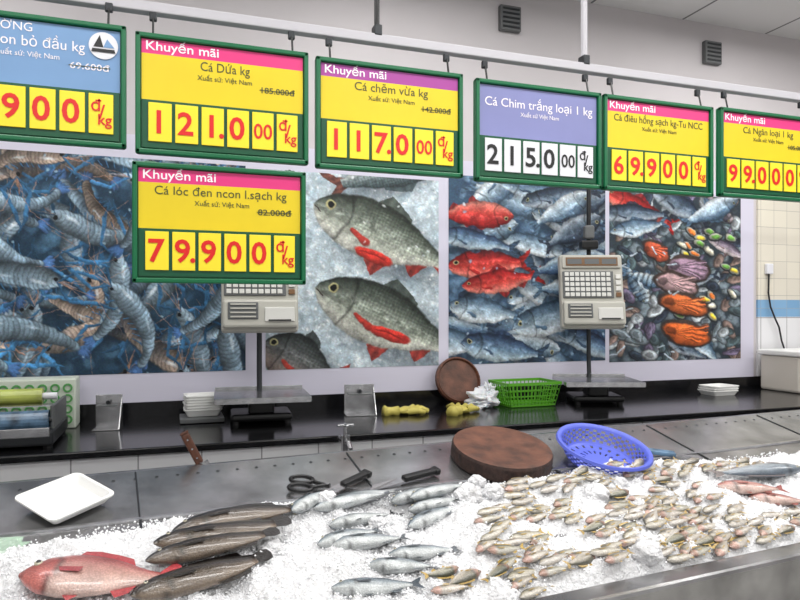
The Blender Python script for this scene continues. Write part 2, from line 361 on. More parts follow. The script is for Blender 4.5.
for i in range(26):   # clams with lemon slices and greens
    x=66+rng.random()*62;y=38+rng.random()*92; a=rng.normal(.6,.4); k=[(214,188,62),(96,146,66),(226,220,196),(206,112,52)][i%4]
    c.ell(x,y,8,4.6,a,(34,40,44),.3,.3); c.ell(x,y-.6,6.8,3.4,a,(150,150,140),.3,.4); c.ell(x+.6,y-.4,5,2.4,a,k,.4,.4); c.ell(x+1.6,y-1,2.2,.9,a,np.clip(np.array(k)*1.3,0,250),.6,.1)
for (x,y,a,b2,an,k) in [(76,78,24,15,.2,(140,116,134)),(64,94,24,13,.3,(160,132,134)),(72,116,27,13,.25,(190,98,54)),(74,146,28,14,.28,(196,94,46)),(44,60,16,10,.6,(180,84,58))]:
    c.ell(x,y,a,b2,an,(54,44,40),.15,.3); c.ell(x,y+1,a*.9,b2*.8,an,k,.25,.4)
    for q in range(9): c.stroke([(x-a*.5,y-a*.1),(x+a*.8*cos(-.6+q*.17+an),y+b2*.7*sin((-4+q)*.35+an))],.5,.9,np.array(k)*(1.3 if q%2 else .62),0,.7)
    c.ell(x-a*.55,y-a*.1,a*.25,b2*.35,an,np.array(k)*.55,.5,.3)
for i in range(30): 
    x=rng.random()*60;y=50+rng.random()*120; c.stroke([(x,y),(x+rng.normal(0,8),y+rng.normal(0,8))],1.0,1.0,(160,172,182))
poster('shellfish_poster',c,2.199,3.093,1.223,2.139,warp=2.0,gain=1.04)

# ================================================================ SIGN RAIL + SIGNS
b=MB(); b.box((1.4,1.765,2.247),(5.2,.03,.026),'rail',.003)
for x in [-1.0,.54,1.21,2.6]:
    b.tube([(x,1.765,2.25),(x,1.765,3.12)],.006 if x!=1.21 else .010,'rail',8)
    b.box((x,1.765,2.27),(.022,.034,.03),'dark',.003)
b.tube([(.54,1.765,2.29),(.54,1.765,2.36)],.008,'blk',8)
b.build('sign_rail')
texts=[]
def txt(body,p,size,k,parent,w=None,bold=0,al='LEFT'):
    cu=bpy.data.curves.new('lettering','FONT'); cu.body=body; cu.size=size; cu.align_x=al; cu.offset=bold; cu.extrude=.0003; cu.materials.append(M[k]); cu.resolution_u=3
    o=bpy.data.objects.new('lettering',cu); o.location=p; o.rotation_euler=(pi/2,0,0); link(o,parent); texts.append((o,w)); return o
def sign(x0,zt,head,headtxt,body,title,price,tiles,tmat,dmat,low=False,titlek='gtxt',titlex=None,titlesz=.026,titlew=None,origin='Xuất sứ: Việt Nam',headk='pink'):
    W_,H_=.42,.292; root=empty('price_sign',(x0+W_/2,1.73,zt-H_/2)); 
    b=MB(); b.box((0,.006,0),(W_,.014,H_),'green',.006)
    t=.012
    for q,d in [((0,-.006,H_/2-t/2),(W_,.016,t)),((0,-.006,-H_/2+t/2),(W_,.016,t)),((-W_/2+t/2,-.006,0),(t,.016,H_)),((W_/2-t/2,-.006,0),(t,.016,H_))]: b.box(q,d,'green',.003)
    b.box((0,-.003,-.072),(.39,.006,.116),'dgreen'); b.build('frame',root)
    b=MB(); 
    if head: b.box((0,-.003,.115),(.392,.005,.034),headk); b.box((0,-.003,.042),(.392,.005,.112),body)
    else: b.box((0,-.003,.059),(.392,.005,.146),body)
    b.build('printed_card',root)
    b=MB(); n=6; tw=.0605
    for i in range(n):
        x=-.184+tw/2+i*(tw+.0012)
        b.box((x,-.008,-.068),(tw-.007,.004,.094),tmat,.001)
        s_=tiles[i]
        if i<5:
            if len(s_)==2 and s_[0]=='0': txt('00',(x,-.0112,-.088),.054,dmat,root,.046,.0005,'CENTER')
            else: 
                txt(s_[0],(x-.003,-.0112,-.094),.078,dmat,root,None,.0014,'CENTER')
                if len(s_)>1: txt('.',(x+.021,-.0112,-.094),.075,dmat,root,None,.0015,'CENTER')
        else:
            txt('đ',(x-.011,-.0112,-.062),.038,dmat,root,None,.0004,'CENTER'); txt('/',(x+.002,-.0112,-.08),.048,dmat,root,None,.0003,'CENTER'); txt('kg',(x+.008,-.0112,-.094),.036,dmat,root,.03,.0003,'CENTER')
    b.build('digit_tiles',root)
    if headtxt: txt(headtxt,(-.188,-.0062,.107),.031,'wtxt',root,.17 if headtxt=='Khuyến mãi' else None,.0003)
    ty=.070 if head else .074
    txt(title,(0 if titlex is None else titlex,-.0062,ty),titlesz,titlek,root,titlew,0,'CENTER')
    txt(origin,(.0,-.0062,ty-.024),.017,'wtxt' if not head else 'gtxt',root,None,0,'CENTER')
    if price:
        txt(price,(.13,-.0062,ty-.040),.021,'gtxt' if head else 'wtxt',root,.085,.0002,'CENTER')
        q=MB(); q.box((.13,-.0068,ty-.033),(.09,.001,.0014),'gtxt'); q.build('strike_line',root)
    q=MB()
    for sx in (-.17,.17):
        top=H_/2+.045 if not low else H_/2+.006
        q.tube([(sx,0,H_/2-.006),(sx,0,H_/2+.004),(sx,.01,top)],.0028,'blk',6); q.box((sx,.004,H_/2-.002),(.026,.014,.012),'green',.002)
        if not low: q.box((sx,.016,H_/2+.05),(.018,.012,.022),'dark',.003)
    q.build('hooks',root)
    return root
r0=sign(-.52,2.178,False,'',  'lblue','Cá ngcon bỏ đầu kg','69.600đ',['6','9.','9','0','0','x'],'tyel','red',titlek='wtxt',titlesz=.034,titlex=-.012,titlew=.262)
txt('THƯ',(-.058,-.0062,.108),.028,'wtxt',r0,None,0,'RIGHT'); txt('O',(-.056,-.0062,.108),.028,'wtxt',r0,None,0); txt("'",(-.036,-.0062,.110),.028,'wtxt',r0,None,0); txt('`',(-.050,-.0062,.112),.028,'wtxt',r0,None,0); txt('NG',(-.031,-.0062,.108),.028,'wtxt',r0,None,0)
q=MB(); q.T=RX(pi/2); q.lathe([(0,0),(.032,0),(.032,.002),(0,.002)],'twhite',28); q.T=Matrix.Identity(4)
q.add([(-.022,-.003,-.004),(.0,-.003,-.004),(-.008,-.003,.024)],[(0,1,2)],'ink'); q.add([(0,-.003,-.004),(.024,-.003,-.004),(.008,-.003,.016)],[(0,1,2)],'lblue'); q.add([(-.026,-.0035,-.016),(.026,-.0035,-.016),(.024,-.0035,-.008),(-.024,-.0035,-.008)],[(0,1,2,3)],'ink')
o=q.build('round_emblem',r0); o.location=(.160,-.006,.094)
sign(-.08,2.17,True,'Khuyến mãi','yel','Cá Dứa kg','185.000đ',['1','2','1.','0','00','x'],'tyel','red',titlew=.12,titlesz=.032)
sign(-.087,1.858,True,'Khuyến mãi','yel','Cá lóc đen ncon l.sạch kg','82.000đ',['7','9.','9','0','0','x'],'tyel','red',low=True,titlew=.32,titlesz=.03)
sign(.36,2.165,True,'Khuyến mãi','yel','Cá chẽm vừa kg','142.000đ',['1','1','7.','0','00','x'],'tyel','red',titlew=.21,titlesz=.032,headk='magenta')
sign(.82,2.16,False,'','lav','Cá Chim trắng loại 1 kg',None,['2','1','5.','0','00','x'],'twhite','ink',titlek='wtxt',titlew=.36,titlesz=.036,origin='Xuất sứ Việt Nam')
sign(1.25,2.16,True,'Khuyến mãi','yel','Cá điêu hồng sạch kg-Tu NCC',None,['6','9.','9','0','0','x'],'tyel','red',titlew=.34,titlesz=.03)
sign(1.70,2.165,True,'Khuyến mãi','yel','Cá Ngân loại 1 kg','105.000đ',['9','9.','0','0','0','x'],'tyel','red',titlew=.22,titlesz=.03)
bpy.context.view_layer.update()
for o,w in texts:
    if w and o.dimensions.x>0: o.scale.x=w/o.dimensions.x

# ================================================================ SCALES
def weigh_scale(x,y,yaw,dispole):
    root=empty('weighing_scale',(x,y,1.05)); root.rotation_euler=(0,0,yaw)
    b=MB(); b.box((0,.03,.026),(.24,.2,.03),'blk',.012)
    for sx in(-.1,.1):
        for sy in(-.05,.11): b.tube([(sx,sy,0),(sx,sy,.015)],.014,'blk',10)
    b.box((0,0,.07),(.1,.1,.07),'blk',.01); b.build('base',root)
    b=MB(); w,d=.36,.30; z=.115
    b.box((0,-.02,z),(w,d,.006),'steel2',.002)
    for q,dd in [((0,-.02-d/2,z-.008),(w,.004,.022)),((0,-.02+d/2,z+.004),(w,.004,.02)),((-w/2,-.02,z-.006),(.004,d,.018)),((w/2,-.02,z-.006),(.004,d,.018))]: b.box(q,dd,'steel2',.001)
    b.build('platter',root)
    b=MB(); b.tube([(0,.11,.03),(0,.13,.2),(0,.13,.4)],.011,'dark',12); b.build('column',root)
    b=MB(); b.T=TR((0,.09,.54))@RX(radians(-10))
    b.box((0,.0,.0),(.31,.055,.37),'scale',.012)
    b.box((0,-.032,.145),(.29,.014,.065),'scale',.006)
    b.box((0,-.0405,.145),(.255,.004,.042),'lcd')
    for i in range(3): b.box((-.085+i*.085,-.043,.145),(.07,.002,.026),'scaled')
    b.box((-.02,-.031,.03),(.25,.008,.135),'scaled',.003)
    for i in range(9):
        for j in range(5): b.box((-.125+i*.0255,-.037,-.02+j*.0255),(.02,.006,.019),'key',.002)
    for j in range(4): b.box((.128,-.032,-.02+j*.03),(.026,.01,.022),'key' if j else 'lcd',.002)
    b.box((0,-.042,-.115),(.30,.035,.115),'scale',.01)
    b.box((-.07,-.061,-.105),(.12,.006,.07),'scaled',.003)
    for j in range(4): b.box((-.07,-.066,-.13+j*.017),(.1,.005,.006),'scale')
    b.box((.075,-.062,-.12),(.12,.006,.06),'key',.003); b.box((.075,-.067,-.145),(.09,.006,.006),'blk')
    b.build('display_head',root)
    if dispole:
        b=MB(); b.tube([(0,.13,.7),(0,.13,1.06)],.011,'blk',10); b.box((-.005,.11,.775),(.085,.06,.045),'blk',.01); b.box((0,.13,.84),(.05,.045,.07),'scaled',.01); b.build('customer_display_post',root)
    return root
weigh_scale(.345,2.72,radians(-4),False)
weigh_scale(1.945,2.74,radians(-20),True)

# ================================================================ WORKTOP ITEMS
def bars_basket(name,x,y,w,d,h,k,yaw):
    b=MB(); b.T=TR((x,y,1.054))@RZ(yaw)
    n=13;m=8; fl=.82
    for zz,t,s_ in [(h,.012,1),(h*.72,.005,.95),(h*.45,.005,.9),(h*.2,.005,.86),(.004,.008,fl)]:
        W2,D2=w*s_/2,d*s_/2
        b.box((0,-D2,zz),(w*s_,t*.7,t),k);b.box((0,D2,zz),(w*s_,t*.7,t),k);b.box((-W2,0,zz),(t*.7,d*s_,t),k);b.box((W2,0,zz),(t*.7,d*s_,t),k)
    for i in range(n+1):
        u=-.5+i/n
        for sgn in(-1,1): b.tube([(u*w*fl,sgn*d*fl/2,0),(u*w,sgn*d/2,h)],.003,k,4)
    for i in range(m+1):
        u=-.5+i/m
        for sgn in(-1,1): b.tube([(sgn*w*fl/2,u*d*fl,0),(sgn*w/2,u*d,h)],.003,k,4)
    for i in range(1,n): b.box((-w*fl/2+i*w*fl/n,0,.004),(.004,d*fl,.004),k)
    for i in range(1,m): b.box((0,-d*fl/2+i*d*fl/m,.004),(w*fl,.004,.004),k)
    b.build(name)
bars_basket('green_plastic_basket',1.59,2.80,.28,.19,.105,'bgreen',0)
b=MB(); b.T=TR((1.295,2.915,1.165))@RX(radians(70))@RZ(.3)
b.lathe([(0,-.012),(.1,-.012),(.112,-.006),(.112,.012),(.104,.018),(.098,.008),(0,.008)],'wood',36); b.lathe([(.098,.009),(.104,.019),(.113,.013),(.113,-.007)],'wood3',36); b.build('round_wooden_tray',smooth=False)
b=MB(); b.ball((1.375,2.80,1.085),(.07,.045,.036),'bag',40,26,1.0,3); b.ball((1.405,2.82,1.115),(.03,.028,.035),'bag',30,20,1.1,8); b.ball((1.34,2.78,1.068),(.045,.035,.018),'bag',30,20,1.0,5); b.build('white_plastic_bag')
def glove(x,y,yaw,s,sc):
    b=MB(); b.T=TR((x,y,1.051))@RZ(yaw)@Matrix.Scale(sc,4)
    b.ball((0,0,.014),(.055,.042,.013),'yglove',20,10,.5,s); b.tube([(-.04,0,.013),(-.065,.005,.015),(-.08,.012,.012),(-.095,.014,.014)],[.022,.016,.02,.026],'yglove',12)
    for i,(l,a) in enumerate([(.058,.5),(.068,.22),(.06,-.16),(.045,-.5)]):
        y0=.027-i*.018; b.tube([(.035,y0,.013),(.035+l*.5*cos(a),y0+l*.5*sin(a),.02),(.035+l*cos(a*1.4),y0+l*sin(a*1.4),.009)],[.011,.010,.007],'yglove',8)
    b.tube([(-.01,-.03,.013),(.02,-.058,.016),(.045,-.068,.01)],[.013,.011,.008],'yglove',8)
    b.build('rubber_glove',smooth=True)
glove(.965,2.72,.25,1,1.08); glove(1.20,2.68,1.0,4,1.1)
def foamtray(b,M2,w,d,h,k='foam'):
    W2,D2=w/2,d/2; t=.006; i_=.8
    T0=b.T; b.T=T0@M2
    def ring(w_,d_,z,r):
        out=[]
        for (sx,sy,a0) in [(1,1,0),(-1,1,pi/2),(-1,-1,pi),(1,-1,1.5*pi)]:
            for j in range(5):
                a=a0+j*pi/8; out.append((sx*(w_-r)+r*cos(a),sy*(d_-r)+r*sin(a),z))
        return out
    R=[ring(W2*i_,D2*i_,0,.01),ring(W2-.004,D2-.004,h,.016),ring(W2,D2,h+.002,.018),ring(W2,D2,h+t,.018),ring(W2-.008,D2-.008,h+t,.016),ring(W2*i_-.004,D2*i_-.004,t,.01)]
    n=20; vs=sum(R,[]); fs=[]
    for i in range(len(R)-1):
        for j in range(n): fs.append((i*n+j,i*n+(j+1)%n,(i+1)*n+(j+1)%n,(i+1)*n+j))
    fs.append(tuple(range(n))[::-1]); fs.append(tuple((len(R)-1)*n+j for j in range(n)))
    b.add(vs,fs,k); b.T=T0
b=MB()
for i in range(6): foamtray(b,TR((.125+.003*(i%2),2.85,1.072+i*.011))@RZ(.03*(i%3)),.15,.13,.022)
b.box((.12,2.83,1.061),(.17,.16,.018),'scaled',.003); b.build('foam_tray_stack')
b=MB()
for i in range(3): foamtray(b,TR((2.75+.004*i,2.80,1.051+i*.012))@RZ(.05*i),.17,.13,.02)
b.build('foam_tray_stack')
for (x,y,w) in [(-.224,2.74,.095),(.77,2.76,.13)]:
    b=MB(); b.T=TR((x,y,1.05))@RZ(-.1)
    b.box((0,0,.003),(w,.09,.005),'steel2',.001); b.box((0,.03,.065),(w,.005,.125),'steel2',.001)
    b.add([(w/2,.03,0),(w/2,-.04,0),(w/2,.03,.12),(w/2-.004,.03,0),(w/2-.004,-.04,0),(w/2-.004,.03,.12)],[(0,1,2),(3,5,4),(0,3,4,1),(1,4,5,2),(2,5,3,0)],'steel2')
    b.box((0,.0,.09),(w*.8,.05,.004),'scaled'); b.tube([(0,.025,.1),(0,.005,.1)],.008,'dark',8)
    b.build('steel_bracket')
b=MB(); b.T=TR((-.72,2.58,1.05))
b.box((0,0,.035),(.72,.34,.05),'dark',.008)
for sx in(-.34,.34):
    for sy in (-.14,.14): b.tube([(sx,sy,0),(sx,sy,.02)],.015,'blk',8)
for sx in (-.35,.35): b.box((sx,.02,.085),(.012,.28,.10),'scaled',.004)
b.tube([(-.34,-.11,.085),(.34,-.11,.085)],.034,'filmb',20); b.tube([(-.35,-.11,.085),(.35,-.11,.085)],.012,'blk',12)
b.tube([(-.33,.02,.15),(.30,.02,.15)],.028,'film',20); b.tube([(-.35,.02,.15),(.345,.02,.15)],.012,'twhite',12)
b.box((0,-.168,.055),(.70,.012,.03),'steel2',.002); b.box((0,-.05,.128),(.69,.05,.004),'steel2')
b.build('film_wrapping_machine')
b=MB(); b.T=TR((-.67,2.86,1.05)); b.box((0,0,.095),(.66,.12,.19),'cratew',.006)
for i in range(15):
    for j in range(4):
        mm=TR((-.30+i*.043,-.061,.035+j*.04+.0))@RX(pi/2); b.lathe([(.010,0),(.010,.003),(.017,.003),(.017,0)],'crateg',14,mm)
b.build('patterned_crate')
b=MB(); b.T=TR((3.36,2.80,1.05)); b.box((0,0,.10),(.36,.26,.20),'beige',.015); b.box((0,0,.212),(.38,.28,.03),'foam',.008); b.box((-.05,-.134,.12),(.12,.01,.03),'scaled',.004); b.build('storage_box')
b=MB(); pts=[(3.30,2.975,1.72),(3.29,2.97,1.6),(3.30,2.965,1.52),(3.33,2.96,1.45),(3.36,2.96,1.4),(3.38,2.96,1.32),(3.40,2.955,1.26)]; b.tube(pts,.005,'blk',8); b.box((3.30,2.975,1.74),(.05,.02,.06),'twhite',.004); b.build('power_cord')
b=MB(); b.T=TR((.575,2.25,1.01))
b.tube([(0,.10,.03),(0,.0,.03)],.012,'steel2',12); b.tube([(0,0,-.02),(0,0,.055)],.016,'steel2',14); b.tube([(0,0,.055),(0,0,.085)],.008,'steel2',10)
b.box((0,0,.09),(.06,.012,.01),'steel2',.003); b.box((0,0,.09),(.012,.05,.01),'steel2',.003)
b.tube([(0,0,.03),(0,-.04,.035),(0,-.065,.02),(0,-.07,-.01)],.009,'steel2',10)
b.build('water_tap')

# ================================================================ FISH COUNTER (own frame, turned 5 deg from the wall)
MC=RZ(radians(5)); AL=atan(.25)
def bedz(d): return .55+.25*d
def BP(u,d,rot=0,h=0): return MC@TR((u,d,bedz(d)+h))@RX(AL)@RZ(rot)
U0,U1=-2.0,3.3
root=empty('fish_display_counter',(0,0,0))
b=MB(); b.T=MC
def wedge(d0,d1,h0,h1,k,u0=U0,u1=U1):
    vs=[(u,d,bedz(d)+h) for u in(u0,u1) for d in(d0,d1) for h in(h0,h1)]
    b.add(vs,[(0,1,3,2),(4,6,7,5),(0,4,5,1),(2,3,7,6),(0,2,6,4),(1,5,7,3)],k)
wedge(1.15,2.0,-.012,0,'steel')
wedge(1.742,1.75,0,.006,'steel2'); 
for u in np.arange(-1.78,3.2,.62):
    wedge(1.75,1.99,0,.003,'dark',u,u+.004)
    wedge(1.2,1.742,0,.004,'dark',u,u+.006)
for u in np.arange(-1.9,3.2,.055):
    m2=TR((u,1.955,bedz(1.955)))@RX(AL); b.lathe([(0,.0015),(.004,.0015),(.0055,0)],'dark',8,m2)
b.build('steel_bed',root)
b=MB(); b.T=MC
b.box(((U0+U1)/2,2.01,1.03),(U1-U0,.04,.04),'steel2',.012)
b.box(((U0+U1)/2,1.985,1.035),(U1-U0,.012,.016),'steel',.004)
b.build('back_rim',root)
b=MB(); b.T=MC
b.box(((U0+U1)/2,1.165,.855),(U1-U0,.07,.05),'steel',.01)
b.box(((U0+U1)/2,1.14,.42),(U1-U0,.02,.84),'steel'); b.box(((U0+U1)/2,2.02,.5),(U1-U0,.02,1.0),'steel')
b.box((U0,1.58,.45),(.02,.86,.80),'steel'); b.box((U1,1.58,.45),(.02,.86,.80),'steel')
b.build('counter_body',root)

# ---- ice
def fbm(u,d,s,seed=0): return noise.fractal(Vector((u*s+seed,d*s,seed)),1.0,2.0,4)
def back(u): return 1.70+.02*noise.noise(Vector((u*3,5,0)))+.016*noise.noise(Vector((u*14,9,0)))-.03*max(0,min(1,(.0-u)/.2))-.04*max(0,min(1,(u-1.5)/.5))
def iceh(u,d,fine=True):
    e=min(1,max(0,(back(u)-d)/.045)); e=e*(2-e); fr=min(1,max(0,(d-1.2)/.03)); 
    q=(.025+.032*fbm(u,d,5)+.014*fbm(u,d,18,3))*e*fr+.001*e
    if fine: q+=(.0055*noise.noise(Vector((u*48,d*60,1)))+.0026*noise.noise(Vector((u*125,d*140,0))))*e
    return q
b=MB(); nu,nd=820,116; u_=np.linspace(-.9,2.6,nu); vs=[];fs=[]
for j in range(nd):
    for i in range(nu):
        u=u_[i]; bk=back(u)+.004; d=1.205+(bk-1.205)*j/(nd-1); vs.append((u,d,bedz(d)+iceh(u,d)-(0.004 if j==nd-1 else 0)))
for j in range(nd-1):
    for i in range(nu-1): a=j*nu+i; fs.append((a,a+1,a+nu+1,a+nu))
b.T=MC; b.add(vs,fs,'ice')
OCT=[(1,0,0),(0,1.1,0),(-1,0,0),(0,-.9,0),(0,0,.9),(0,0,-.9)]; OF=[(0,1,4),(1,2,4),(2,3,4),(3,0,4),(1,0,5),(2,1,5),(3,2,5),(0,3,5)]
def chip_to(B,u,d,h,r):
    R=Matrix.Rotation(random.random()*6,3,Vector((random.random(),random.random(),random.random()+.01)).normalized())
    c0=Vector((u,d,bedz(d)+h)); B.add([tuple(c0+R@Vector(p)*r) for p in OCT],OF,'chip')
for n_ in range(22000):
    u=random.uniform(-.5,2.3); bk=back(u); d=random.uniform(1.21,bk+.01) if random.random()<.85 else bk+random.gauss(0,.018)
    if d>1.74 or d<1.2: continue
    r=random.uniform(.0014,.004); chip_to(b,u,d,max(0,iceh(u,d))+r*.3,r)
LUMP=[(.35,1.51,.027),(.90,1.57,.036),(1.31,1.54,.036),(1.21,1.24,.034),(.52,1.63,.024),(1.0,1.60,.026),(.98,1.66,.022),(.62,1.53,.02),(1.45,1.6,.024)]
for k,(u,d,r) in enumerate(LUMP):
    b.ball((u,d,bedz(d)+iceh(u,d)+r*.4),(r*1.15,r,r*.85),'ice',24,16,.3,k)
    for q in range(60):
        a=random.random()*6.28; rr=r*random.uniform(.9,1.5); dd=d+rr*sin(a)*.9
        if 1.2<dd<1.72: chip_to(b,u+rr*cos(a),dd,iceh(u+rr*cos(a),dd)+random.random()*.006,random.uniform(.002,.005))
ICE=b

# ---- fish
def fishmesh(b,u0,d0,u1,d1,H,Tk,pal,h=.0,ns=16,n=14,shape='std',bend=0,roll=0,tilt=0,flip=1,blot=.08,seed=0,forked=True):
    """nose at (u0,d0), tail tip at (u1,d1) on the bed"""
    L=hypot(u1-u0,d1-d0); ang=atan2(d1-d0,u1-u0); um,dm=(u0+u1)/2,(d0+d1)/2
    hh=max(iceh(um,dm,False),iceh(u0*.7+um*.3,d0*.7+dm*.3,False)*.9)+h+Tk*.22
    base=BP(u0,d0,ang,0)@TR((0,0,hh))@RY(-tilt)@Matrix.Rotation(roll,4,'X')
    S=dict(std=([0,.03,.08,.16,.28,.42,.56,.7,.8,.87],[.06,.26,.5,.78,.97,1,.86,.56,.34,.27]),
           long=([0,.03,.08,.16,.28,.42,.56,.7,.8,.87],[.12,.4,.62,.85,.97,1,.98,.85,.62,.45]),
           deep=([0,.03,.08,.16,.28,.42,.56,.7,.8,.87],[.08,.3,.55,.85,1,1,.85,.55,.34,.28]))[shape]
    bk,sd,bl,fn=[np.array(q,float) for q in pal[:4]]; hd=np.array(pal[4],float) if len(pal)>4 else None
    def by(s): return bend*L*(s-.4)**2
    vs=[];cs=[];fs=[]
    for i in range(ns+1):
        s=.87*(i/ns)**1.15; pr=float(np.interp(s,*S)); hy=pr*H/2; wz=Tk/2*float(np.interp(s,[0,.05,.15,.35,.6,.87],[.1,.45,.85,1,.72,.12]))
        for j in range(n):
            a=2*pi*j/n; cy=cos(a); y=hy*cy; z=wz*sin(a)*(1-.12*abs(cy))
            vs.append((s*L,(y+by(s))*flip,z))
            t=cy; c=sd+(bk-sd)*max(0,min(1,t*1.25)) if t>0 else sd+(bl-sd)*min(1,-t*1.4)
            if hd is not None and s<.24: c=c*.35+hd*.65
            if abs(s-.235+.03*t*t)<.02: c=c*.62
            if s<.03: c=c*.8
            c=c*(1+blot*2*noise.noise(Vector((s*9+seed,t*2.5,seed*1.3))))
            cs.append(rgba(np.clip(c,0,255)))
    for i in range(ns):
        for j in range(n): fs.append((i*n+j,i*n+(j+1)%n,(i+1)*n+(j+1)%n,(i+1)*n+j))
    fs.append(tuple(range(n))); fs.append(tuple(ns*n+j for j in range(n)))
    b.T=base; b.add(vs,fs,'fish',cs)
    def fin(P,c,zz=0):
        q=[(x*L,(y*H+by(x))*flip,z*Tk+zz) for (x,y,z) in P]
        cc=[rgba(np.clip(np.array(c)*(.9+.2*random.random()),0,255)) for _ in q]
        b.add(q,[tuple(range(len(q)))],'fish',cc)
    ty=.13 if shape!='long' else .21; te=.42 if shape!='long' else .3
    if forked:
        fin([(.86,-ty,0),(.86,ty,0),(.93,te*.75,.02),(1.0,te,.03),(.945,.0,0)],fn); fin([(.86,-ty,0),(.945,0,0),(1.0,-te,-.03),(.93,-te*.75,0)],fn)
    else: fin([(.86,-ty,0),(.86,ty,0),(.94,te,.03),(.99,te*.8,.0),(1.0,0,.02),(.99,-te*.8,0),(.94,-te,.0)],fn)
    if shape=='long': fin([(.3,.46,0),(.36,.68,.03),(.6,.66,.03),(.78,.56,0),(.8,.3,0),(.5,.46,0)],fn); fin([(.52,-.46,0),(.58,-.66,0),(.78,-.54,0),(.8,-.3,0)],fn)
    else:
        fin([(.27,.45,0),(.33,.66,.04),(.42,.66,.05),(.56,.58,.03),(.66,.5,0),(.7,.26,0),(.45,.45,0)],fn); fin([(.6,-.36,0),(.65,-.55,.02),(.72,-.42,0),(.75,-.22,0)],fn); fin([(.32,-.46,0),(.38,-.66,.04),(.43,-.47,0)],fn)
    for sz in (1,-1):
        fin([(.25,-.05,.46*sz),(.27,-.16,.46*sz),(.4,-.22,.54*sz),(.41,-.1,.55*sz)],fn*.95)
        er=H*.075; hz=Tk/2*.75
        b.ball((.1*L,(.12*H+by(.1))*flip,sz*hz*.78),(er,er,er*.6),'fish',8,5)
        for q in range(len(b.c)-48,len(b.c)): b.c[q]=rgba((196,190,168))
        b.ball((.1*L,(.12*H+by(.1))*flip,sz*(hz*.78+er*.3)),(er*.6,er*.6,er*.5),'fish',8,5)
        for q in range(len(b.c)-48,len(b.c)): b.c[q]=rgba((14,14,16))
    b.T=Matrix.Identity(4)
    nx,ny=-(d1-d0)/L,(u1-u0)/L
    for q in range(int(L*800) if L>.13 else 14):
        s=random.random(); sd_=random.choice((-1,1)); off=(float(np.interp(s,*S))*H/2*.9+random.gauss(.0,.005 if L>.13 else .003)+.002)*sd_
        uu=u0+(u1-u0)*s+nx*off; dd=d0+(d1-d0)*s+ny*off
        if 1.2<dd<back(uu): r=random.uniform(.002,.0045); chip_to(ICE,uu,dd,iceh(uu,dd)+random.random()*.006,r)
def one(name,*a,**k):
    b=MB(); fishmesh(b,*a,**k)
    b.build(name,smooth=True,cols=True,loc=b.v[0])
TIL=((168,80,78),(188,138,130),(206,176,166),(182,70,76),(182,78,72))
DRK=((13,11,10),(34,26,21),(118,104,90),(20,16,14))
SIL=((50,62,74),(108,122,132),(200,204,204),(74,84,92))
one('red_tilapia',-.15,1.51,.14,1.42,.12,.055,TIL,h=.008,shape='deep',seed=1,forked=False,ns=24,n=20)
one('snakehead_fish',.14,1.60,.46,1.65,.070,.05,DRK,h=.004,shape='long',seed=2,forked=False,ns=22,n=18,bend=-.15)
one('snakehead_fish',.10,1.545,.41,1.56,.070,.05,DRK,h=.010,shape='long',seed=3,forked=False,ns=22,n=18,bend=.12)
one('snakehead_fish',.08,1.485,.37,1.53,.06,.045,DRK,h=.002,shape='long',seed=4,forked=False,ns=22,n=18)
one('snakehead_fish',.05,1.395,.34,1.46,.072,.05,DRK,h=.008,shape='long',seed=5,forked=False,ns=22,n=18,bend=.1)
S_=[(.48,1.625,.71,1.66),(.53,1.665,.76,1.69),(.74,1.615,.95,1.65),(.72,1.575,.92,1.60),(.69,1.51,.87,1.575),(.70,1.64,.89,1.685),(.42,1.62,.56,1.70),(.48,1.475,.67,1.46),(.54,1.40,.70,1.355),(.44,1.35,.64,1.31),(.45,1.49,.62,1.515),(.50,1.56,.68,1.575),(.60,1.42,.78,1.40)]
for i,q in enumerate(S_):
    k=random.uniform(.95,1.2); one('silver_fish',q[0],q[1],q[2],q[3],.054*k,.040,SIL,h=-.003,seed=10+i,flip=1,bend=random.uniform(-.2,.2),ns=18,n=14,roll=random.uniform(-.7,-.1))
one('silver_fish',2.14,1.50,1.76,1.545,.065,.045,((96,108,120),(150,160,168),(210,210,210),(120,110,110)),h=.008,seed=41,ns=20,n=16)
one('red_snapper',1.70,1.47,1.92,1.40,.06,.04,((150,64,56),(176,116,106),(206,180,170),(150,70,60)),h=.0,seed=42)
one('red_snapper',1.78,1.42,1.97,1.35,.055,.04,((140,60,54),(170,108,100),(206,180,170),(150,70,60)),h=-.002,seed=43)
b=MB()
PAL=[((84,84,68),(166,158,136),(212,206,194),(184,156,84)),((94,92,84),(174,166,152),(214,208,200),(164,144,108)),((70,74,62),(144,140,118),(204,200,188),(184,154,80),(176,124,108)),((88,88,76),(164,156,140),(212,204,194),(176,148,84),(192,140,126))]
cnt=0; row=0; d=1.222
while d<1.675:
    u=.70+(row%2)*.035
    while u<2.06:
        uu=u+random.uniform(-.010,.010); dd=d+random.uniform(-.005,.005)+.018*sin(u*5)
        ok=dd>1.215 and dd<back(uu)-.03
        if uu<.98 and dd>1.56: ok=False
        if uu<.88 and 1.46<dd: ok=False
        if uu>1.68 and 1.35<dd<1.57: ok=False
        if noise.noise(Vector((uu*6,dd*8,2)))<(-.32 if uu>1.12 else -.12): ok=False
        if any(hypot(uu-x,dd-y)<r*1.6 for x,y,r in LUMP): ok=False
        if random.random()<.06: ok=False
        if ok:
            L=random.uniform(.088,.112); a=random.gauss(.2,.17)+(pi if random.random()<.12 else 0)
            fishmesh(b,uu-cos(a)*L/2,dd-sin(a)*L/2,uu+cos(a)*L/2,dd+sin(a)*L/2,L*.29,L*.2,PAL[random.randrange(4)],h=random.uniform(-.001,.003),ns=9,n=8,seed=cnt*1.7,bend=random.uniform(-.3,.3),roll=random.uniform(-.4,.2),flip=1,shape='deep' if cnt%3 else 'std'); cnt+=1
        u+=random.uniform(.070,.086)
    d+=.030; row+=1
